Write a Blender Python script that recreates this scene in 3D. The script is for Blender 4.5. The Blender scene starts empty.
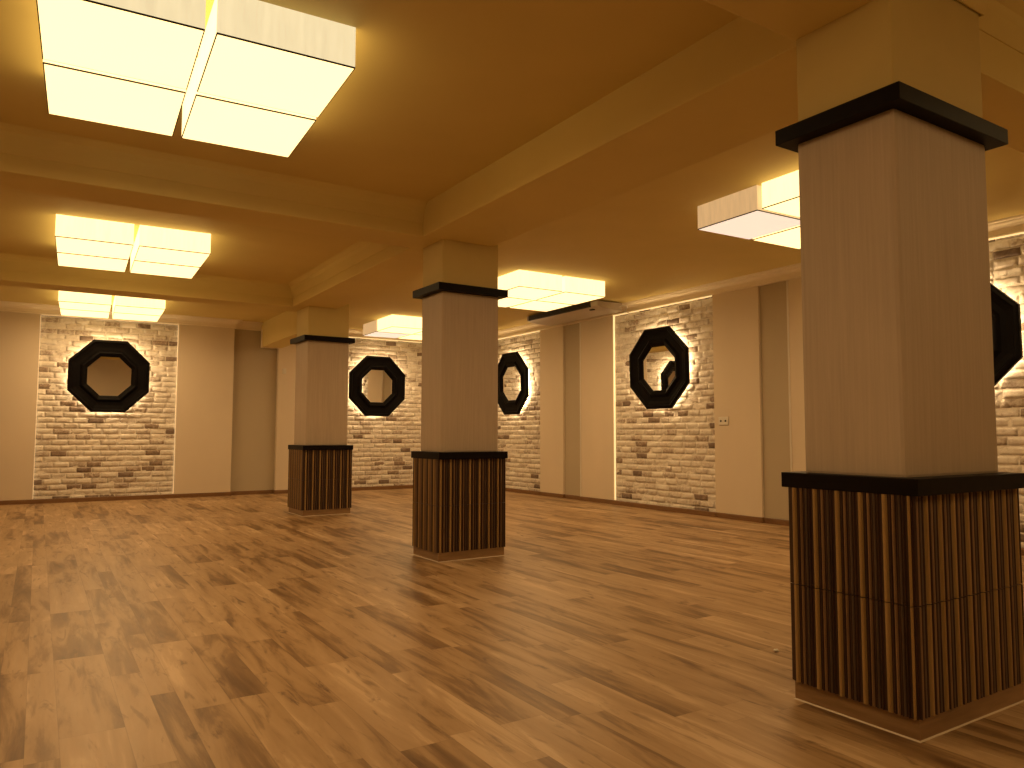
import bpy, bmesh, math, random
from mathutils import Vector, Matrix, noise

S = bpy.context.scene
COL = S.collection
U = 0.75                       # one survey unit of the layout below is 0.75 m

# ------------------------------------------------------------------ camera
cd = bpy.data.cameras.new('camera')
cam = bpy.data.objects.new('camera', cd)
COL.objects.link(cam)
YAW, PITCH, ROLL, FPX = 0.56431, 0.06646, 0.0018, 746.96
_c, _s = math.cos(YAW), math.sin(YAW)
fwd = Vector((_s * math.cos(PITCH), _c * math.cos(PITCH), math.sin(PITCH)))
rgt = Vector((_c, -_s, 0))
upv = rgt.cross(fwd)
r2 = math.cos(ROLL) * rgt + math.sin(ROLL) * upv
u2 = -math.sin(ROLL) * rgt + math.cos(ROLL) * upv
m = Matrix((r2, u2, -fwd)).transposed().to_4x4()
m.translation = Vector((0, 0, 1.4 * U))
cam.matrix_world = m
cd.sensor_fit = 'HORIZONTAL'
cd.sensor_width = 36.0
cd.lens = FPX / 1024 * 36.0
cd.clip_start = 0.05
S.camera = cam

# ------------------------------------------------------------------ world, exposure
w = bpy.data.worlds.new('world')
S.world = w
w.use_nodes = True
w.node_tree.nodes['Background'].inputs[0].default_value = (0.02, 0.013, 0.006, 1)
w.node_tree.nodes['Background'].inputs[1].default_value = 0.2
S.view_settings.view_transform = 'Standard'
S.view_settings.look = 'None'
S.view_settings.exposure = 0.0
S.view_settings.gamma = 1.0
S.view_settings.use_curve_mapping = False

WARM = (1.0, 0.64, 0.31)       # lamp light
LAMP_POWER = 7.4              # watts per light box
LED_STRENGTH = 19.0


# ------------------------------------------------------------------ materials
def new_mat(name):
    mt = bpy.data.materials.new(name)
    mt.use_nodes = True
    nt = mt.node_tree
    return mt, nt, nt.nodes['Principled BSDF']


def N(nt, typ, **kw):
    n = nt.nodes.new(typ)
    for k, v in kw.items():
        setattr(n, k, v)
    return n


def ramp(nt, stops, interp='LINEAR'):
    r = N(nt, 'ShaderNodeValToRGB')
    r.color_ramp.interpolation = interp
    e = r.color_ramp.elements
    while len(e) < len(stops):
        e.new(0.5)
    for el, (p, c) in zip(e, stops):
        el.position = p
        el.color = (c[0], c[1], c[2], 1)
    return r


def math_n(nt, op, a, b=None, c=None):
    n = N(nt, 'ShaderNodeMath', operation=op)
    for i, v in enumerate((a, b, c)):
        if v is None:
            continue
        if isinstance(v, (int, float)):
            n.inputs[i].default_value = v
        else:
            nt.links.new(v, n.inputs[i])
    return n.outputs[0]


def mix_col(nt, fac, a, b, blend='MIX'):
    n = N(nt, 'ShaderNodeMix', data_type='RGBA', blend_type=blend)
    for sock, v in ((n.inputs[0], fac), (n.inputs[6], a), (n.inputs[7], b)):
        if isinstance(v, (int, float)):
            sock.default_value = v
        elif isinstance(v, tuple):
            sock.default_value = (v[0], v[1], v[2], 1)
        else:
            nt.links.new(v, sock)
    return n.outputs[2]


def coords(nt, scale):
    tc = N(nt, 'ShaderNodeTexCoord')
    mp = N(nt, 'ShaderNodeMapping')
    mp.inputs['Scale'].default_value = scale
    nt.links.new(tc.outputs['Object'], mp.inputs['Vector'])
    return mp.outputs[0]


def noise_n(nt, vec, scale, detail=4, rough=0.55, dist=0.0):
    n = N(nt, 'ShaderNodeTexNoise')
    n.inputs['Scale'].default_value = scale
    n.inputs['Detail'].default_value = detail
    n.inputs['Roughness'].default_value = rough
    n.inputs['Distortion'].default_value = dist
    nt.links.new(vec, n.inputs['Vector'])
    return n.outputs['Fac']


def bump(nt, bsdf, h, strength, dist=0.01):
    b = N(nt, 'ShaderNodeBump')
    b.inputs['Strength'].default_value = strength
    b.inputs['Distance'].default_value = dist
    nt.links.new(h, b.inputs['Height'])
    nt.links.new(b.outputs[0], bsdf.inputs['Normal'])


def paint(name, col, var=0.06, rough=0.7, sc=(3, 3, 3), bstr=0.1, fine=60, spec=0.3):
    """painted or papered surface: slight mottling and a fine grain"""
    mt, nt, b = new_mat(name)
    v = coords(nt, sc)
    n1 = noise_n(nt, v, 1.0, 5)
    lo = tuple(c * (1 - var) for c in col)
    hi = tuple(min(1, c * (1 + var)) for c in col)
    r = ramp(nt, [(0.3, lo), (0.7, hi)])
    nt.links.new(n1, r.inputs[0])
    nt.links.new(r.outputs[0], b.inputs['Base Color'])
    b.inputs['Roughness'].default_value = rough
    b.inputs['Specular IOR Level'].default_value = spec
    n2 = noise_n(nt, coords(nt, (1, 1, 1)), fine, 3)
    bump(nt, b, n2, bstr, 0.002)
    return mt


def emitter(name, col, strength, base=(0.8, 0.75, 0.65), streak=0.0):
    mt, nt, b = new_mat(name)
    b.inputs['Base Color'].default_value = (*base, 1)
    b.inputs['Roughness'].default_value = 0.6
    b.inputs['Emission Strength'].default_value = strength
    if streak:
        v = coords(nt, (26, 26, 3))
        n1 = noise_n(nt, v, 1.0, 6, 0.7)
        r = ramp(nt, [(0.25, tuple(c * (1 - streak) for c in col)), (0.6, col)])
        nt.links.new(n1, r.inputs[0])
        nt.links.new(r.outputs[0], b.inputs['Emission Color'])
    else:
        v = coords(nt, (2, 2, 2))
        n1 = noise_n(nt, v, 1.0, 2)
        r = ramp(nt, [(0.2, tuple(c * 0.97 for c in col)), (0.8, col)])
        nt.links.new(n1, r.inputs[0])
        nt.links.new(r.outputs[0], b.inputs['Emission Color'])
    return mt


def floor_mat():
    mt, nt, b = new_mat('laminate_floor')
    tc = N(nt, 'ShaderNodeTexCoord')
    sx = N(nt, 'ShaderNodeSeparateXYZ')
    nt.links.new(tc.outputs['Object'], sx.inputs[0])
    X, Y = sx.outputs[0], sx.outputs[1]
    Wd, Ln = 0.135, 1.05
    xr = math_n(nt, 'ADD', math_n(nt, 'DIVIDE', X, Wd), math_n(nt, 'MULTIPLY', math_n(nt, 'SINE', math_n(nt, 'MULTIPLY', X, 1.9 / Wd)), 0.27))
    row = math_n(nt, 'FLOOR', xr)
    wn = N(nt, 'ShaderNodeTexWhiteNoise', noise_dimensions='1D')
    nt.links.new(row, wn.inputs['W'])
    off = math_n(nt, 'MULTIPLY', wn.outputs['Value'], 7.3)
    yr = math_n(nt, 'ADD', math_n(nt, 'DIVIDE', Y, Ln), off)
    pl = math_n(nt, 'FLOOR', yr)
    cmb = N(nt, 'ShaderNodeCombineXYZ')
    nt.links.new(row, cmb.inputs[0])
    nt.links.new(pl, cmb.inputs[1])
    wn2 = N(nt, 'ShaderNodeTexWhiteNoise', noise_dimensions='2D')
    nt.links.new(cmb.outputs[0], wn2.inputs['Vector'])
    pr = wn2.outputs['Value']
    wn3 = N(nt, 'ShaderNodeSeparateColor')
    nt.links.new(wn2.outputs['Color'], wn3.inputs[0])
    # grain coordinates shifted per plank
    g = N(nt, 'ShaderNodeCombineXYZ')
    nt.links.new(math_n(nt, 'ADD', math_n(nt, 'MULTIPLY', X, 6.0), math_n(nt, 'MULTIPLY', pr, 37.0)), g.inputs[0])
    nt.links.new(math_n(nt, 'ADD', math_n(nt, 'MULTIPLY', Y, 0.75), math_n(nt, 'MULTIPLY', wn3.outputs[1], 53.0)), g.inputs[1])
    big = noise_n(nt, g.outputs[0], 1.6, 6, 0.6, 0.45)
    g2 = N(nt, 'ShaderNodeCombineXYZ')
    nt.links.new(math_n(nt, 'ADD', math_n(nt, 'MULTIPLY', X, 40.0), math_n(nt, 'MULTIPLY', pr, 91.0)), g2.inputs[0])
    nt.links.new(math_n(nt, 'ADD', math_n(nt, 'MULTIPLY', Y, 2.4), math_n(nt, 'MULTIPLY', wn3.outputs[2], 17.0)), g2.inputs[1])
    fine = noise_n(nt, g2.outputs[0], 1.0, 5, 0.6, 0.3)
    # plank tone plus wandering heartwood
    t = math_n(nt, 'ADD', math_n(nt, 'MULTIPLY', pr, 0.24), math_n(nt, 'MULTIPLY', big, 1.0))
    t = math_n(nt, 'ADD', t, math_n(nt, 'MULTIPLY', fine, 0.16))
    t = math_n(nt, 'SUBTRACT', t, 0.20)
    r = ramp(nt, [(0.24, (0.13, 0.068, 0.026)), (0.38, (0.235, 0.140, 0.062)),
                  (0.46, (0.36, 0.232, 0.116)), (0.62, (0.43, 0.288, 0.155)), (0.72, (0.55, 0.39, 0.23))])
    nt.links.new(t, r.inputs[0])
    # knots and cracks
    kv = N(nt, 'ShaderNodeCombineXYZ')
    nt.links.new(math_n(nt, 'MULTIPLY', X, 5.0), kv.inputs[0])
    nt.links.new(math_n(nt, 'MULTIPLY', Y, 1.3), kv.inputs[1])
    kn = noise_n(nt, kv.outputs[0], 2.6, 6, 0.62, 0.6)
    kr = ramp(nt, [(0.60, (0, 0, 0)), (0.72, (1, 1, 1))])
    nt.links.new(kn, kr.inputs[0])
    col = mix_col(nt, math_n(nt, 'MULTIPLY', kr.outputs[0], 0.8), r.outputs[0], (0.075, 0.032, 0.012))
    # long thin dark streaks along the grain
    sv = N(nt, 'ShaderNodeCombineXYZ')
    nt.links.new(math_n(nt, 'ADD', math_n(nt, 'MULTIPLY', X, 22.0), math_n(nt, 'MULTIPLY', pr, 61.0)), sv.inputs[0])
    nt.links.new(math_n(nt, 'ADD', math_n(nt, 'MULTIPLY', Y, 2.6), math_n(nt, 'MULTIPLY', wn3.outputs[1], 29.0)), sv.inputs[1])
    st = noise_n(nt, sv.outputs[0], 1.0, 4, 0.55, 0.8)
    sr = ramp(nt, [(0.60, (0, 0, 0)), (0.70, (1, 1, 1))])
    nt.links.new(st, sr.inputs[0])
    col = mix_col(nt, math_n(nt, 'MULTIPLY', sr.outputs[0], 0.55), col, (0.12, 0.06, 0.022))
    # seams
    fx = math_n(nt, 'FRACT', xr)
    fy = math_n(nt, 'FRACT', yr)
    ex = math_n(nt, 'MULTIPLY', math_n(nt, 'MINIMUM', fx, math_n(nt, 'SUBTRACT', 1.0, fx)), Wd)
    ey = math_n(nt, 'MULTIPLY', math_n(nt, 'MINIMUM', fy, math_n(nt, 'SUBTRACT', 1.0, fy)), Ln)
    e = math_n(nt, 'MINIMUM', ex, ey)
    seam = math_n(nt, 'LESS_THAN', e, 0.0012)
    col = mix_col(nt, math_n(nt, 'MULTIPLY', seam, 0.3), col, (0.07, 0.032, 0.012))
    nt.links.new(col, b.inputs['Base Color'])
    rr = math_n(nt, 'ADD', 0.34, math_n(nt, 'MULTIPLY', fine, 0.16))
    nt.links.new(rr, b.inputs['Roughness'])
    b.inputs['Specular IOR Level'].default_value = 0.35
    bump(nt, b, math_n(nt, 'SUBTRACT', math_n(nt, 'MULTIPLY', fine, 0.3), seam), 0.12, 0.002)
    return mt


def brick_mat():
    mt, nt, b = new_mat('whitewashed_brick')
    at = N(nt, 'ShaderNodeAttribute', attribute_name='tone')
    v = coords(nt, (1, 1, 1))
    n1 = noise_n(nt, v, 22, 6, 0.65, 0.4)
    n2 = noise_n(nt, v, 70, 4, 0.6)
    t = math_n(nt, 'ADD', at.outputs['Fac'], math_n(nt, 'MULTIPLY', math_n(nt, 'SUBTRACT', n1, 0.5), 0.8))
    r = ramp(nt, [(0.0, (0.17, 0.12, 0.09)), (0.25, (0.31, 0.23, 0.17)), (0.45, (0.60, 0.53, 0.46)),
                  (0.65, (0.72, 0.66, 0.58)), (1.0, (0.80, 0.75, 0.68))])
    nt.links.new(t, r.inputs[0])
    nt.links.new(r.outputs[0], b.inputs['Base Color'])
    b.inputs['Roughness'].default_value = 0.62
    b.inputs['Specular IOR Level'].default_value = 0.4
    bump(nt, b, math_n(nt, 'ADD', n1, math_n(nt, 'MULTIPLY', n2, 0.5)), 0.6, 0.008)
    return mt


def wallpaper_mat(name, col):
    """linen wallpaper, fine vertical threads"""
    mt, nt, b = new_mat(name)
    n1 = noise_n(nt, coords(nt, (70, 70, 2.2)), 1.0, 5, 0.65)
    n2 = noise_n(nt, coords(nt, (2, 2, 1.5)), 1.0, 3)
    t = math_n(nt, 'ADD', math_n(nt, 'MULTIPLY', n1, 0.6), math_n(nt, 'MULTIPLY', n2, 0.4))
    r = ramp(nt, [(0.3, tuple(c * 0.86 for c in col)), (0.7, tuple(c * 1.08 for c in col))])
    nt.links.new(t, r.inputs[0])
    nt.links.new(r.outputs[0], b.inputs['Base Color'])
    b.inputs['Roughness'].default_value = 0.6
    b.inputs['Specular IOR Level'].default_value = 0.25
    bump(nt, b, n1, 0.25, 0.002)
    return mt


def wood_mat(name, dark, light, rough=0.4, sc=(30, 30, 2), spec=0.4):
    mt, nt, b = new_mat(name)
    n1 = noise_n(nt, coords(nt, sc), 1.0, 5, 0.6, 0.3)
    r = ramp(nt, [(0.3, dark), (0.7, light)])
    nt.links.new(n1, r.inputs[0])
    nt.links.new(r.outputs[0], b.inputs['Base Color'])
    b.inputs['Roughness'].default_value = rough
    b.inputs['Specular IOR Level'].default_value = spec
    bump(nt, b, n1, 0.1, 0.001)
    return mt


def mirror_mat():
    mt, nt, b = new_mat('mirror_glass')
    n1 = noise_n(nt, coords(nt, (2, 2, 2)), 1.0, 2)
    r = ramp(nt, [(0.0, (0.84, 0.84, 0.83)), (1.0, (0.88, 0.88, 0.87))])
    nt.links.new(n1, r.inputs[0])
    nt.links.new(r.outputs[0], b.inputs['Base Color'])
    b.inputs['Metallic'].default_value = 1.0
    b.inputs['Roughness'].default_value = 0.015
    return mt


M = dict(
    floor=floor_mat(),
    ceiling=paint('ceiling_paint', (0.69, 0.55, 0.21), 0.04, 0.75, (1.2, 1.2, 1.2)),
    plaster=paint('cream_wall_paint', (0.70, 0.60, 0.47), 0.03, 0.65, (1.5, 1.5, 0.8)),
    taupe=paint('taupe_wall_paint', (0.47, 0.40, 0.29), 0.03, 0.7, (1.5, 1.5, 0.8)),
    cornice=paint('cornice_paint', (0.84, 0.74, 0.58), 0.03, 0.5),
    brick=brick_mat(),
    mortar=paint('mortar', (0.76, 0.70, 0.62), 0.15, 0.8, (25, 25, 25), 0.6, 90),
    paper=wallpaper_mat('linen_wallpaper', (0.47, 0.38, 0.29)),
    cream=paint('pillar_paint', (0.60, 0.475, 0.19), 0.04, 0.7),
    black=wood_mat('black_lacquer', (0.005, 0.003, 0.003), (0.009, 0.006, 0.005), 0.45, (20, 3, 20), 0.08),
    frame=wood_mat('black_frame', (0.004, 0.003, 0.003), (0.006, 0.005, 0.005), 0.4, (9, 9, 9), 0.05),
    flute_dark=wood_mat('flute_dark', (0.030, 0.013, 0.007), (0.060, 0.028, 0.014), 0.45),
    flute_mid=wood_mat('flute_mid', (0.20, 0.11, 0.055), (0.30, 0.18, 0.09), 0.45),
    flute_grey=wood_mat('flute_grey', (0.11, 0.07, 0.045), (0.16, 0.105, 0.07), 0.45),
    flute_light=wood_mat('flute_light', (0.27, 0.16, 0.055), (0.35, 0.22, 0.085), 0.42),
    plinth=wood_mat('plinth_laminate', (0.20, 0.115, 0.050), (0.33, 0.20, 0.095), 0.3, (3, 3, 25)),
    sealant=paint('sealant', (0.55, 0.46, 0.34), 0.05, 0.4),
    baseboard=wood_mat('baseboard_wood', (0.15, 0.075, 0.030), (0.23, 0.12, 0.052), 0.4, (4, 4, 30)),
    glass=mirror_mat(),
    strip=emitter('strip_light', (1.0, 0.70, 0.30), 1.05),
    strip_low=emitter('strip_light_low', (1.0, 0.68, 0.34), 0.38),
    led=emitter('led_light', (1.0, 0.69, 0.35), LED_STRENGTH),
    diffuser=emitter('lamp_diffuser', (1.0, 0.66, 0.26), 2.6),
    diffuser_dim=emitter('lamp_diffuser_dim', (1.0, 0.80, 0.62), 0.92),
    shade=emitter('lamp_shade', (1.0, 0.68, 0.27), 2.5, base=(.2, .18, .14), streak=0.10),
    shade_soft=emitter('lamp_shade_soft', (1.0, 0.82, 0.47), 0.92, base=(.3, .27, .2), streak=0.16),
    shade_dim=emitter('lamp_shade_dim', (1.0, 0.61, 0.27), 0.66, base=(.3, .26, .2), streak=0.22),
    rim=paint('lamp_rim', (0.02, 0.012, 0.007), 0.1, 0.5),
    white=paint('white_plastic', (0.72, 0.68, 0.60), 0.02, 0.45),
    acbody=paint('appliance_plastic', (0.47, 0.40, 0.31), 0.02, 0.4),
    acdark=paint('appliance_dark', (0.025, 0.018, 0.014), 0.1, 0.4),
    hole=paint('socket_hole', (0.03, 0.025, 0.02), 0.1, 0.6),
)


# ------------------------------------------------------------------ mesh helpers (layout units)
def link(o, parent=None):
    COL.objects.link(o)
    if parent is not None:
        o.parent = parent
    return o


def build(name, bm, mats, parent=None, loc=None, rot=0.0, smooth=False):
    if not isinstance(mats, (list, tuple)):
        mats = [mats]
    bmesh.ops.scale(bm, vec=(U, U, U), verts=bm.verts)
    bmesh.ops.recalc_face_normals(bm, faces=bm.faces)
    me = bpy.data.meshes.new(name)
    bm.to_mesh(me)
    bm.free()
    for mt in mats:
        me.materials.append(mt)
    if smooth:
        for p in me.polygons:
            p.use_smooth = True
    o = bpy.data.objects.new(name, me)
    if loc:
        o.location = Vector(loc) * U
    o.rotation_euler = (0, 0, rot)
    return link(o, parent)


def thing(name, label, cat, loc=(0, 0, 0), rot=0.0, group=None):
    o = bpy.data.objects.new(name, None)
    o.empty_display_size = 0.1
    o.location = Vector(loc) * U
    o.rotation_euler = (0, 0, rot)
    tag(o, label, cat, group)
    return link(o)


def tag(o, label, cat, group=None):
    o['label'] = label
    o['category'] = cat
    if group:
        o['group'] = group
    return o


def structure(o):
    o['kind'] = 'structure'
    return o


def box(bm, x0, x1, y0, y1, z0, z1, mi=0, bev=0.0):
    r = bmesh.ops.create_cube(bm, size=1.0)
    vs = r['verts']
    for v in vs:
        v.co = Vector((x0 + (v.co.x + .5) * (x1 - x0), y0 + (v.co.y + .5) * (y1 - y0), z0 + (v.co.z + .5) * (z1 - z0)))
    fs = list({f for v in vs for f in v.link_faces})
    for f in fs:
        f.material_index = mi
    if bev:
        es = list({e for v in vs for e in v.link_edges})
        bmesh.ops.bevel(bm, geom=es, offset=bev, segments=2, affect='EDGES', profile=0.6)
    return bm


def prism_z(bm, pts, z0, z1, mi=0):
    a = [bm.verts.new((x, y, z0)) for x, y in pts]
    b = [bm.verts.new((x, y, z1)) for x, y in pts]
    n = len(pts)
    for i in range(n):
        f = bm.faces.new((a[i], a[(i + 1) % n], b[(i + 1) % n], b[i]))
        f.material_index = mi
    bm.faces.new(a[::-1]).material_index = mi
    bm.faces.new(b).material_index = mi
    return bm


def prism_y(bm, pts, y0, y1, mi=0):
    """polygon in (x, z) pushed along y"""
    a = [bm.verts.new((x, y0, z)) for x, z in pts]
    b = [bm.verts.new((x, y1, z)) for x, z in pts]
    n = len(pts)
    for i in range(n):
        bm.faces.new((a[i], a[(i + 1) % n], b[(i + 1) % n], b[i])).material_index = mi
    bm.faces.new(a[::-1]).material_index = mi
    bm.faces.new(b).material_index = mi
    return bm


def sweep(bm, path, profile, closed=False, mi=0):
    """profile (d, z) carried along a plan path with mitred corners; d is to the right of travel"""
    n = len(path)
    segs = n if closed else n - 1
    nr = []
    for i in range(segs):
        a, b = Vector(path[i]), Vector(path[(i + 1) % n])
        d = (b - a).normalized()
        nr.append(Vector((d.y, -d.x)))
    rings = []
    for i in range(n):
        if closed:
            n0, n1 = nr[i - 1], nr[i]
        else:
            n0, n1 = nr[max(i - 1, 0)], nr[min(i, segs - 1)]
        mt = (n0 + n1)
        mt = mt / max(0.2, (1 + n0.dot(n1)))
        rings.append([bm.verts.new((path[i][0] + mt.x * d, path[i][1] + mt.y * d, z)) for d, z in profile])
    k = len(profile)
    for i in range(segs):
        r0, r1 = rings[i], rings[(i + 1) % n]
        for j in range(k):
            bm.faces.new((r0[j], r0[(j + 1) % k], r1[(j + 1) % k], r1[j])).material_index = mi
    if not closed:
        bm.faces.new(rings[0])
        bm.faces.new(rings[-1][::-1])
    return bm


def tube(bm, pts, r, seg=8):
    rings = []
    for i, p in enumerate(pts):
        p = Vector(p)
        d = (Vector(pts[min(i + 1, len(pts) - 1)]) - Vector(pts[max(i - 1, 0)])).normalized()
        a = d.cross(Vector((0.3, 0.2, 1)) if abs(d.z) < 0.9 else Vector((1, 0, 0))).normalized()
        b = d.cross(a)
        rings.append([bm.verts.new(p + r * (math.cos(2 * math.pi * k / seg) * a + math.sin(2 * math.pi * k / seg) * b)) for k in range(seg)])
    for i in range(len(rings) - 1):
        for k in range(seg):
            bm.faces.new((rings[i][k], rings[i][(k + 1) % seg], rings[i + 1][(k + 1) % seg], rings[i + 1][k]))
    bm.faces.new(rings[0][::-1])
    bm.faces.new(rings[-1])
    return bm


# ------------------------------------------------------------------ room shell
XL, XR, YN, YF, H = -4.0, 9.73, -3.6, 17.67, 3.97
RB, RD = 0.10, 0.15            # set-back of the brick and of the taupe strips

bm = bmesh.new()
box(bm, XL - .3, XR + .5, YN - .3, YF + .5, -0.15, 0)
structure(build('floor', bm, M['floor']))
bm = bmesh.new()
box(bm, XL - .3, XR + .5, YN - .3, YF + .5, H, H + .2)
ceiling = structure(build('ceiling', bm, M['ceiling']))

# plan of the far wall, left to right, and of the right wall, far to near
FAR_ZONES = [(-0.05, 2.53, 'brick'), (3.70, 4.70, 'taupe'), (5.86, 8.44, 'brick')]
RIGHT_ZONES = [(16.70, 14.16, 'brick'), (13.27, 12.66, 'taupe'), (11.57, 8.92, 'brick'),
               (7.96, 7.41, 'taupe'), (6.30, 3.68, 'brick'), (2.7, 2.1, 'taupe'), (1.1, -1.5, 'brick')]
DEPTH = {'brick': RB, 'taupe': RD}


def far_path(dep):
    p = [(XL, YF)]
    for a, b, k in FAR_ZONES:
        d = dep[k]
        p += [(a, YF), (a, YF + d), (b, YF + d), (b, YF)]
    return p + [(XR, YF)]


RDEPTH = {'brick': RB, 'taupe': 0.06}


def right_path(dep):
    p = [(XR, YF)]
    for a, b, k in RIGHT_ZONES:
        d = dep[k]
        p += [(XR, a), (XR + d, a), (XR + d, b), (XR, b)]
    return p + [(XR, YN)]


bm = bmesh.new()
prism_z(bm, far_path(DEPTH) + [(XR, YF + .5), (XL, YF + .5)], 0, H)
wall_far = structure(build('wall_far', bm, M['plaster']))
bm = bmesh.new()
prism_z(bm, right_path(RDEPTH) + [(XR + .5, YN), (XR + .5, YF)], 0, H)
wall_right = structure(build('wall_right', bm, M['plaster']))
bm = bmesh.new()
box(bm, XL - .3, XL, YN - .3, YF, 0, H)
structure(build('wall_left', bm, M['plaster']))
bm = bmesh.new()
box(bm, XL, XR, YN - .3, YN, 0, H)
structure(build('wall_near', bm, M['plaster']))


def brick_panel(parent, a0, width, loc, rot, seed):
    """whitewashed brick facing: every brick modelled; local x along the wall, -y into the room"""
    rnd = random.Random(seed)
    bm = bmesh.new()
    lay = bm.verts.layers.float.new('tone')
    # mortar bed
    box(bm, 0, width, 0.0, 0.03, 0.0, H - 0.02, 1)
    for v in bm.verts:
        v[lay] = 0.8
    pitch, blen, jt = 0.113, 0.300, 0.019
    rows = int((H - 0.13) / pitch)
    nx, nz = 8, 3
    for r in range(rows + 1):
        z0 = 0.02 + r * pitch
        x = -((r % 2) * 0.5 + rnd.uniform(-.06, .06)) * blen
        while x < width:
            L = blen * rnd.uniform(0.86, 1.1)
            xa, xb = max(0.004, x + jt * .5), min(width - 0.004, x + L - jt * .5)
            x += L
            if xb - xa < 0.03:
                continue
            q = rnd.random()
            tone = rnd.uniform(0.46, 0.76) if q > 0.30 else (rnd.uniform(0.32, 0.48) if q > 0.10 else rnd.uniform(0.04, 0.25))
            prot = rnd.uniform(0.006, 0.018)
            tilt = rnd.uniform(-.008, .008)
            tz = rnd.uniform(-.008, .014)
            grid = []
            n_x = max(2, int(nx * (xb - xa) / blen))
            for j in range(nz + 3):
                row_ = []
                for i in range(n_x + 3):
                    fi = min(max((i - 1) / n_x, 0), 1)
                    fj = min(max((j - 1) / nz, 0), 1)
                    px = xa + fi * (xb - xa)
                    pz = z0 + jt * .5 + fj * (pitch - jt)
                    nn = noise.noise(Vector((px * 9 + seed * 13, pz * 14, seed * 3.1)))
                    n2 = noise.noise(Vector((px * 26, pz * 34 + seed * 7, 2.2)))
                    if 1 <= i <= n_x + 1 and 1 <= j <= nz + 1:
                        d = prot + tilt * (fi - .5) + tz * (fj - .5) + nn * 0.013 + n2 * 0.010
                        if i in (1, n_x + 1) or j in (1, nz + 1):
                            d -= 0.004
                            px += n2 * 0.007
                            pz += nn * 0.006
                    else:
                        d = -0.002
                    v = bm.verts.new((px, -d, pz))
                    v[lay] = tone
                    row_.append(v)
                grid.append(row_)
            for j in range(nz + 2):
                for i in range(n_x + 2):
                    bm.faces.new((grid[j][i], grid[j][i + 1], grid[j + 1][i + 1], grid[j + 1][i]))
    o = build('brick_panel', bm, [M['brick'], M['mortar']], parent, loc, rot)
    for p in o.data.polygons:
        p.use_smooth = p.material_index == 0
    return o


def taupe_panel(parent, width, loc, rot):
    bm = bmesh.new()
    box(bm, 0.003, width - .003, 0, 0.02, 0, H - .02)
    return build('taupe_panel', bm, M['taupe'], parent, loc, rot)


sd = 1
for a, b, k in FAR_ZONES:
    if k == 'brick':
        brick_panel(wall_far, a, b - a, (a, YF + RB - 0.028, 0), 0, sd)
    else:
        taupe_panel(wall_far, b - a, (a, YF + RD - 0.018, 0), 0)
    sd += 1
for a, b, k in RIGHT_ZONES:
    if k == 'brick':
        brick_panel(wall_right, a, a - b, (XR + RB - 0.028, a, 0), -math.pi / 2, sd)
    else:
        taupe_panel(wall_right, a - b, (XR + .06 - 0.018, a, 0), -math.pi / 2)
    sd += 1

# baseboards and cornices
BDEP = {'brick': -0.012, 'taupe': RD - 0.02}
BPROF = [(0.0, 0.0), (0.022, 0.0), (0.022, 0.072), (0.016, 0.085), (0.0, 0.085)]
bm = bmesh.new()
sweep(bm, far_path(BDEP), BPROF)
structure(build('baseboard_far', bm, M['baseboard']))
bm = bmesh.new()
sweep(bm, right_path({'brick': -0.012, 'taupe': .04}), BPROF)
structure(build('baseboard_right', bm, M['baseboard']))
CDEP = {'brick': 0.03, 'taupe': RD - 0.02}
CPROF = [(0.0, H - .185), (0.03, H - .185), (0.035, H - .165), (0.022, H - .155), (0.03, H - .10), (0.06, H - .062),
         (0.105, H - .045), (0.11, H - .03), (0.14, H - .022), (0.145, H), (0.0, H)]
fp = [q for q in far_path(CDEP)]
# the far cornice stops against the beam that meets the wall
cut = [q for q in fp if q[0] < 4.2] + [(4.34, YF + RD - .02)]
bm = bmesh.new()
sweep(bm, cut, CPROF)
structure(build('trim_1', bm, M['cornice']))
cut = [(4.78, YF)] + [q for q in fp if q[0] > 4.75]
bm = bmesh.new()
sweep(bm, cut, CPROF)
structure(build('trim_2', bm, M['cornice']))
bm = bmesh.new()
sweep(bm, right_path({'brick': .03, 'taupe': 0.002}), [(-.09, H - .185)] + CPROF[1:-1] + [(-.09, H)])
structure(build('trim_3', bm, M['cornice']))

# thin light strips tucked along the edges of the brick panels
def strip_v(bmx, label, mat):
    tag(build('light_strip', bmx, mat), label, 'light strip', 'warm light strips round the brick panels')


def far_box(x0, x1, d0, d1, z0, z1):
    b_ = bmesh.new()
    return box(b_, x0, x1, YF + d0, YF + d1, z0, z1, 0, .003)


def right_box(y0, y1, d0, d1, z0, z1):
    b_ = bmesh.new()
    return box(b_, XR + d0, XR + d1, y0, y1, z0, z1, 0, .003)


ZS = H - .20
strip_v(far_box(-.046, -.034, .005, .055, .09, ZS), 'thin lit vertical strip along the left edge of the leftmost brick panel', M['strip_low'])
strip_v(far_box(2.514, 2.526, .005, .055, .09, ZS), 'thin lit vertical strip along the right edge of the leftmost brick panel', M['strip_low'])
strip_v(far_box(-.03, 2.51, -.012, .008, ZS - .002, ZS + .012), 'thin lit strip under the cornice above the leftmost brick panel', M['strip_low'])
strip_v(far_box(5.88, 8.42, -.012, .008, ZS - .002, ZS + .012), 'thin lit strip under the cornice above the brick between the far and middle pillars', M['strip'])
strip_v(right_box(11.554, 11.566, .012, .042, .09, ZS), 'bright lit vertical strip on the left edge of the brick beside the air conditioner', M['strip'])
for (a_, b_, lb_) in ((14.18, 16.68, 'bright lit strip under the cornice above the brick right of the middle pillar'),
                      (8.94, 11.55, 'bright lit strip under the cornice above the brick beside the air conditioner'),
                      (3.70, 6.28, 'bright lit strip under the cornice at the right edge of the photo')):
    strip_v(right_box(a_, b_, -.012, .008, ZS - .002, ZS + .014), lb_, M['strip'])

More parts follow.
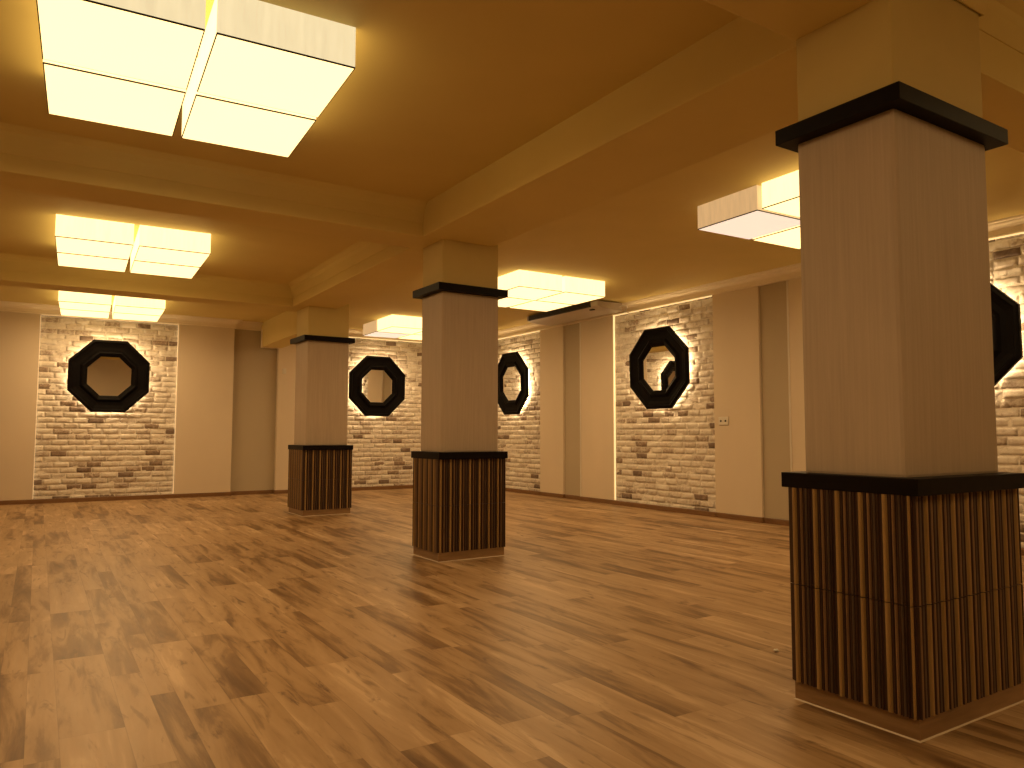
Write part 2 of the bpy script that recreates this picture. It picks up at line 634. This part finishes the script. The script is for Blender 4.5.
# ------------------------------------------------------------------ pillars
# (x, y, half x, half y of ledge, rotation)
SX, SY = 0.4498, 0.2786
PIL = [(3.947, 2.2975, 0.0, 0.0, 0.0024), (4.159, 7.721, -0.077, -0.0153, 0.0094), (4.238, 13.044, -0.077, 0.0536, 0.020)]
ZLT, ZLB, ZCT, ZCB, ZG = 1.195, 1.115, 3.088, 3.003, 0.10


# ribs of the cladding, one repeat: (width, depth, material 0 dark / 1 mid / 2 light)
FLUTE = [(.017, .004, 0), (.024, .019, 2), (.012, .004, 0), (.009, .016, 0), (.004, .005, 0), (.010, .018, 1), (.010, .004, 0),
         (.011, .014, 0), (.007, .016, 3), (.011, .004, 0), (.009, .014, 0)]



def flute_panel(width, z0, z1, seed):
    """ribbed slat panel; local x along, -y out"""
    rnd = random.Random(seed)
    bm = bmesh.new()
    pts, mats = [(0.0, 0.0)], []
    x, i = 0.0, seed % len(FLUTE)
    while x < width - 1e-6:
        w_, d, mi = FLUTE[i % len(FLUTE)]
        w_ = min(w_ * rnd.uniform(0.92, 1.08), width - x)
        if width - x - w_ < 0.004:
            w_ = width - x
        st = 5 if d > .01 else 1
        for k in range(st + 1):
            t = k / st
            h = d * math.sqrt(max(0, 1 - (2 * t - 1) ** 2)) * .8 + d * .2 if st > 1 else d
            pts.append((x + w_ * t, h))
            mats.append(mi if k else 0)
        x += w_
        i += 1
    pts.append((width, 0.0))
    mats.append(0)
    lo, hi = [], []
    for j, (px, d) in enumerate(pts):
        lo.append(bm.verts.new((px, -d, z0)))
        hi.append(bm.verts.new((px, -d, z1)))
    for j in range(len(pts) - 1):
        if (lo[j].co - lo[j + 1].co).length < 1e-7:
            continue
        f = bm.faces.new((lo[j], lo[j + 1], hi[j + 1], hi[j]))
        f.material_index = mats[j]
    b0, b1 = bm.verts.new((0, .012, z0)), bm.verts.new((width, .012, z0))
    t0, t1 = bm.verts.new((0, .012, z1)), bm.verts.new((width, .012, z1))
    bm.faces.new((b0, t0, t1, b1))
    bm.faces.new(lo + [b1, b0])
    bm.faces.new(hi[::-1] + [t0, t1])
    bm.faces.new((b0, lo[0], hi[0], t0))
    bm.faces.new((lo[-1], b1, t1, hi[-1]))
    return bm


def make_pillar(idx, label):
    x, y, ax, ay, rot = PIL[idx]
    p = thing('pillar', label, 'pillar', (x, y, 0), rot, 'square clad pillars down the middle of the hall')
    sx, sy = SX + ax, SY + ay
    lx, ly = 0.5239 + ax, 0.3727 + ay
    cx, cy = 0.5335 + ax, 0.3556 + ay
    kx, ky = 0.517 + ax, 0.3358 + ay
    gx, gy = 0.5007 + ax, 0.3312 + ay
    bm = bmesh.new()
    box(bm, -gx, gx, -gy, gy, 0, ZG + .02)
    plinth = build('plinth', bm, M['plinth'], p)
    bm = bmesh.new()
    sweep(bm, [(-gx, -gy), (-gx, gy), (gx, gy), (gx, -gy)][::-1], [(0, 0), (0.006, 0), (0, 0.006)], closed=True)
    build('sealant_bead', bm, M['sealant'], plinth)
    # core the panels are glued to
    bm = bmesh.new()
    box(bm, -kx + .03, kx - .03, -ky + .03, ky - .03, ZG, ZLB + .01)
    build('core', bm, M['flute_dark'], p)
    zm = ZG + (ZLB - ZG) * 0.5
    e = 0.008
    for s_, (z0, z1) in enumerate(((ZG, zm - .002), (zm + .002, ZLB))):
        for w_, lx_, ly_, r_, sd_ in ((2 * kx - 2 * e, -kx + e, -ky + e, 0, 2), (2 * ky - 2 * e, kx - e, -ky + e, math.pi / 2, 1),
                                      (2 * kx - 2 * e, kx - e, ky - e, math.pi, 5), (2 * ky - 2 * e, -kx + e, ky - e, -math.pi / 2, 0)):
            bm = flute_panel(w_, z0, z1, sd_ + 9 * idx)
            build('slat_panel', bm, [M['flute_dark'], M['flute_mid'], M['flute_light'], M['flute_grey']], p, (lx_, ly_, 0), r_)
    bm = bmesh.new()
    box(bm, -lx, lx, -ly, ly, ZLB, ZLT, 0, .004)
    build('ledge', bm, M['black'], p)
    bm = bmesh.new()
    box(bm, -sx, sx, -sy, sy, ZLT - .01, ZCB + .01, 0, .022)
    build('shaft', bm, M['paper'], p)
    bm = bmesh.new()
    box(bm, -cx, cx, -cy, cy, ZCB, ZCT, 0, .004)
    build('collar', bm, M['black'], p)
    bm = bmesh.new()
    box(bm, -sx + .004, sx - .004, -sy + .004, sy - .004, ZCT - .01, H, 0, .015)
    build('upper_shaft', bm, M['cream'], p)
    return p


make_pillar(0, 'nearest and largest square pillar at the right, slatted base, black ledge and collar')
make_pillar(1, 'middle square pillar of the row, slatted base and black collar, in the centre of the photo')
make_pillar(2, 'farthest and smallest square pillar with slatted base, near the far wall')

# ------------------------------------------------------------------ beams (children of the ceiling)
ZB = 3.60


def moulding(bm, path):
    sweep(bm, path, [(0, H - .215), (0.008, H - .215), (0.014, H - .19), (0.024, H - .15), (0.036, H - .09), (0.06, H - .045), (0.10, H - .015), (0.13, H), (0, H)])


def beam(x0, x1, y0, y1, z, parts):
    bm = bmesh.new()
    box(bm, x0, x1, y0, y1, z, H + .05, 0, .012)
    b = build('beam', bm, M['ceiling'], ceiling)
    for path in parts:
        bm = bmesh.new()
        moulding(bm, path)
        build('moulding', bm, M['ceiling'], b)
    return b


bx0, bx1 = 3.56, 4.46
Y1a, Y1b = 2.10, 2.58          # cross beam at the near pillar
Y2a, Y2b = 7.50, 8.06          # at the middle pillar
Y3a, Y3b = 12.95, 13.45        # at the far pillar
beam(bx0, bx1, Y1b, Y2a, ZB, [])
beam(3.66, 4.40, Y2b, Y3a, ZB, [[(3.66, Y2b), (3.66, Y3a)][::-1]])
bw_ = beam(4.32, 4.78, Y3b, YF + .1, 3.40, [])
bm = bmesh.new()
box(bm, 4.300, 4.322, YF - .02, YF + .06, 3.385, H - .17, 0, .003)
box(bm, 4.300, 4.70, YF - .02, YF + .06, 3.383, 3.403, 0, .003)
build('edge_bead', bm, M['cornice'], bw_)
beam(XL, 3.6, Y1a, Y1b, ZB, [[(XL, Y1a), (3.6, Y1a)]])
beam(4.3, XR, Y1a, Y1b, 3.50, [[(3.50, 2.014), (4.402, 2.014), (4.402, Y1a), (XR, Y1a)]])
beam(XL, 4.2, Y2a, Y2b, ZB, [[(XL, Y2a), (4.2, Y2a)]])
beam(XL, 4.4, Y3a, Y3b, ZB, [[(XL, Y3a), (4.4, Y3a)]])


# ------------------------------------------------------------------ ceiling lamps: four glowing boxes each
LW, LD, GAP, ZL0, ZL1 = 1.71, 1.76, 0.062, 3.70, H


def make_lamp(label, x, y, dim=(), soft=(), rot=0.0, power=1.0):
    """dim: boxes burning low; soft: (box, side) shades less lit. box index = ix + 2*iy, sides n e s w"""
    t = thing('ceiling_lamp', label, 'ceiling lamp', (x, y, ZL0), rot, 'four-box ceiling lamps')
    bw, bd, hh = (LW - GAP) / 2, (LD - GAP) / 2, ZL1 - ZL0
    for iy in (0, 1):
        for ix in (0, 1):
            k = ix + 2 * iy
            x0, y0 = ix * (bw + GAP), iy * (bd + GAP)
            dimk = k in dim
            bm = bmesh.new()
            th = .012
            walls = {'s': (x0, x0 + bw, y0, y0 + th), 'n': (x0, x0 + bw, y0 + bd - th, y0 + bd),
                     'w': (x0, x0 + th, y0 + th, y0 + bd - th), 'e': (x0 + bw - th, x0 + bw, y0 + th, y0 + bd - th)}
            for sd_, (xa, xb, ya, yb) in walls.items():
                mi = 2 if dimk else (1 if (k, sd_) in soft else 0)
                box(bm, xa, xb, ya, yb, .012, hh, mi)
            bx_ = build('light_box', bm, [M['shade'], M['shade_soft'], M['shade_dim']], t)
            bm = bmesh.new()
            box(bm, x0 + .007, x0 + bw - .007, y0 + .007, y0 + bd - .007, 0.0, 0.008)
            build('diffuser', bm, M['diffuser_dim'] if dimk else M['diffuser'], bx_)
            bm = bmesh.new()
            e = .006
            for xa, xb, ya, yb in ((x0, x0 + bw, y0, y0 + e), (x0, x0 + bw, y0 + bd - e, y0 + bd),
                                   (x0, x0 + e, y0 + e, y0 + bd - e), (x0 + bw - e, x0 + bw, y0 + e, y0 + bd - e)):
                box(bm, xa, xb, ya, yb, 0.001, .011)
            build('rim', bm, M['rim'], bx_)
            ld_ = bpy.data.lights.new('lamp_light', 'AREA')
            ld_.shape = 'RECTANGLE'
            ld_.size, ld_.size_y = (bw - .04) * U, (bd - .04) * U
            ld_.energy = LAMP_POWER * power * (0.35 if dimk else 1.0)
            ld_.color = WARM
            lo = bpy.data.objects.new('lamp_light', ld_)
            lo.location = Vector((x0 + bw / 2, y0 + bd / 2, -0.006)) * U
            link(lo, t)
    return t


make_lamp('largest glowing four-box ceiling lamp, at the top left, nearest the viewer', -0.10, 4.475, rot=-0.043,
          soft={(0, 's'), (1, 's'), (2, 'n'), (3, 'n')})
make_lamp('glowing four-box ceiling lamp at the left, between two ceiling beams, second of the left row', 0.083, 10.17, rot=-0.035)
make_lamp('low-looking glowing four-box ceiling lamp above the mirror at the far left', 0.212, 15.22, rot=-0.045)
make_lamp('four-box ceiling lamp with one box burning dim, left of the nearest pillar', 6.154, 4.13, rot=-0.03,
          dim={2})
make_lamp('glowing four-box ceiling lamp between the middle pillar and the air conditioner', 6.285, 9.723, rot=-0.012)
make_lamp('four-box ceiling lamp partly behind the middle pillar, its leftmost box dim', 6.38, 14.936, rot=-0.012, dim={2})
# two unseen lamps added behind the viewer to brighten the near pillar's front
make_lamp('added four-box ceiling lamp, out of view behind the viewer, extending the left row', -0.18, -1.20, power=0.65)
make_lamp('added four-box ceiling lamp, out of view behind the viewer, extending the right row', 6.12, -1.20, power=0.3)


# ------------------------------------------------------------------ octagonal mirrors with light behind
def octa(ap):
    R = ap / math.cos(math.pi / 8)
    return [(R * math.sin(math.pi / 8 + k * math.pi / 4), R * math.cos(math.pi / 8 + k * math.pi / 4)) for k in range(8)]


def ring(bm, prof, closed_profile=True):
    """profile (apothem, out) turned round eight flat sides; -y is out of the wall"""
    rings = [[bm.verts.new((px, -o, pz)) for px, pz in octa(a)] for a, o in prof]
    n = len(rings)
    for j in range(n if closed_profile else n - 1):
        r0, r1 = rings[j], rings[(j + 1) % n]
        for k in range(8):
            bm.faces.new((r0[k], r0[(k + 1) % 8], r1[(k + 1) % 8], r1[k]))


ZM = 2.615
FR = [(0.735, 0.0), (0.750, 0.008), (0.750, 0.055), (0.738, 0.066), (0.705, 0.072), (0.690, 0.066), (0.675, 0.050), (0.60, 0.034),
      (0.535, 0.032), (0.520, 0.046), (0.500, 0.064), (0.480, 0.068), (0.462, 0.060), (0.430, 0.030), (0.405, 0.016), (0.400, 0.0)]


def make_mirror(label, loc, rot):
    t = thing('octagonal_mirror', label, 'mirror', loc, rot, 'black octagonal mirrors on the brick panels')
    t.rotation_euler[0] = 0.022 if rot == 0 else 0.03      # hung leaning a little forward
    bm = bmesh.new()
    ring(bm, FR)
    build('frame', bm, M['frame'], t)
    bm = bmesh.new()
    a = [bm.verts.new((px, -.012, pz)) for px, pz in octa(.412)]
    b = [bm.verts.new((px, -.002, pz)) for px, pz in octa(.412)]
    bm.faces.new(a)
    bm.faces.new(b[::-1])
    for k in range(8):
        bm.faces.new((a[k], a[(k + 1) % 8], b[(k + 1) % 8], b[k]))
    build('mirror_glass', bm, M['glass'], t)
    bm = bmesh.new()
    ring(bm, [(0.660, -.006), (0.675, -.006), (0.675, -.062), (0.660, -.062)])
    build('led_strip', bm, M['led'], t)
    bm = bmesh.new()
    box(bm, -.1, .1, 0.0, 0.12, .3, .36)
    build('hanging_bracket', bm, M['black'], t)
    return t


make_mirror('black octagonal mirror on the leftmost brick panel, under a ceiling lamp', (1.215, YF - .03, ZM - .035), 0)
make_mirror('black octagonal mirror on brick seen between the far pillar and the middle pillar', (7.15, YF - .03, ZM - .03), 0.032)
make_mirror('black octagonal mirror cut off on its left side by the middle pillar', (XR - .03, 15.32, ZM), -math.pi / 2)
make_mirror('large black octagonal mirror on the brick panel between the air conditioner and the wall socket', (XR - .03, 10.21, ZM), -math.pi / 2 + .02)
make_mirror('black octagonal mirror mostly hidden behind the nearest pillar, at the right edge', (XR - .03, 4.90, ZM), -math.pi / 2)

# ------------------------------------------------------------------ air conditioner under the ceiling
ac = thing('air_conditioner', 'long beige air conditioner hung under the ceiling against the right wall', 'air conditioner',
           (XR, 12.30, 3.795), -math.pi / 2)
# local x along the wall (towards the viewer), -y out from the wall
AL = 1.22
bm = bmesh.new()
prof = [(-.16, 0.0), (-.50, .018), (-.70, .038), (-.79, .062), (-.80, .145), (-.77, .158), (-.16, .158)]
a = [bm.verts.new((-AL, y_, z_)) for y_, z_ in prof]
b = [bm.verts.new((AL, y_, z_)) for y_, z_ in prof]
for i in range(len(prof)):
    j = (i + 1) % len(prof)
    bm.faces.new((a[i], a[j], b[j], b[i]))
bm.faces.new(a[::-1])
bm.faces.new(b)
bmesh.ops.bevel(bm, geom=[e for e in bm.edges if abs(e.verts[0].co.x - e.verts[1].co.x) < 1e-6], offset=.012, segments=2, affect='EDGES')
build('body', bm, M['acbody'], ac)
bm = bmesh.new()
box(bm, -AL + .12, AL - .20, -.825, -.785, .050, .150)
louvre = build('air_outlet', bm, M['acdark'], ac)
for k in range(3):
    bm = bmesh.new()
    box(bm, -AL + .13, AL - .21, -.838, -.824, .062 + k * .030, .069 + k * .030, 0, .002)
    build('louver_blade', bm, M['acdark'], louvre)
bm = bmesh.new()
box(bm, AL - .36, AL - .26, -.70, -.64, .012, .036, 0, .004)
build('sensor_eye', bm, M['acdark'], ac)
for sx_ in (-.85, .95):
    bm = bmesh.new()
    box(bm, sx_ - .2, sx_ + .2, -.7, -.2, .155, .178)
    build('mounting_bracket', bm, M['acdark'], ac)

# cable dangling next to it, conduits on the right wall
bm = bmesh.new()
tube(bm, [(9.50, 11.09, 3.88), (9.53, 11.02, 3.90), (9.56, 10.96, 3.885), (9.57, 10.94, 3.85), (9.56, 10.98, 3.81), (9.58, 11.02, 3.775), (9.63, 10.96, 3.745), (9.69, 10.80, 3.69), (9.70, 10.72, 3.66)], .010)
tag(build('power_cable', bm, M['white']), 'short pale cable hanging over the brick beside the air conditioner', 'cable')
for y_, z1, lb in ((12.64, 3.79, 'thin white vertical conduit on the wall under the air conditioner'),
                   (7.395, 3.78, 'thin pale vertical conduit on the right wall beside the nearest pillar')):
    bm = bmesh.new()
    box(bm, XR - .014, XR + .0, y_ - .012, y_ + .012, .086, z1, 0, .003)
    tag(build('cable_conduit', bm, M['white']), lb, 'conduit', 'vertical conduits on the right wall')

# socket
so = thing('wall_socket', 'white double wall socket on the cream wall right of the brick panel', 'socket', (XR, 8.71, 1.62), -math.pi / 2)
bm = bmesh.new()
box(bm, -.105, .105, -.018, 0, -.068, .068, 0, .006)
plate = build('cover_plate', bm, M['white'], so)
for s_ in (-.05, .05):
    bm = bmesh.new()
    r = bmesh.ops.create_cone(bm, cap_ends=True, segments=20, radius1=.017, radius2=.017, depth=.012,
                              matrix=Matrix.Translation((s_, -.019, 0)) @ Matrix.Rotation(math.pi / 2, 4, 'X'))
    build('socket_well', bm, M['hole'], plate)
# small sensor on the far wall
sn = thing('wall_switch', 'small white switch high on the cream wall left of the farthest pillar', 'switch', (4.84, YF, 2.86), 0)
bm = bmesh.new()
box(bm, -.045, .045, -.02, 0, -.06, .06, 0, .006)
pl_ = build('cover_plate', bm, M['white'], sn)
bm = bmesh.new()
box(bm, -.022, .022, -.030, -.018, -.032, .032, 0, .004)
build('rocker', bm, M['white'], pl_)

# scrap on the floor
bm = bmesh.new()
bmesh.ops.create_icosphere(bm, subdivisions=2, radius=.017)
for v in bm.verts:
    v.co *= 1 + .35 * noise.noise(v.co * 90)
    v.co.z = v.co.z * .6 + .009
    v.co += Vector((4.074, 3.245, 0))
tag(build('paper_scrap', bm, M['white']), 'tiny crumpled white scrap on the floor beside the nearest pillar', 'scrap')
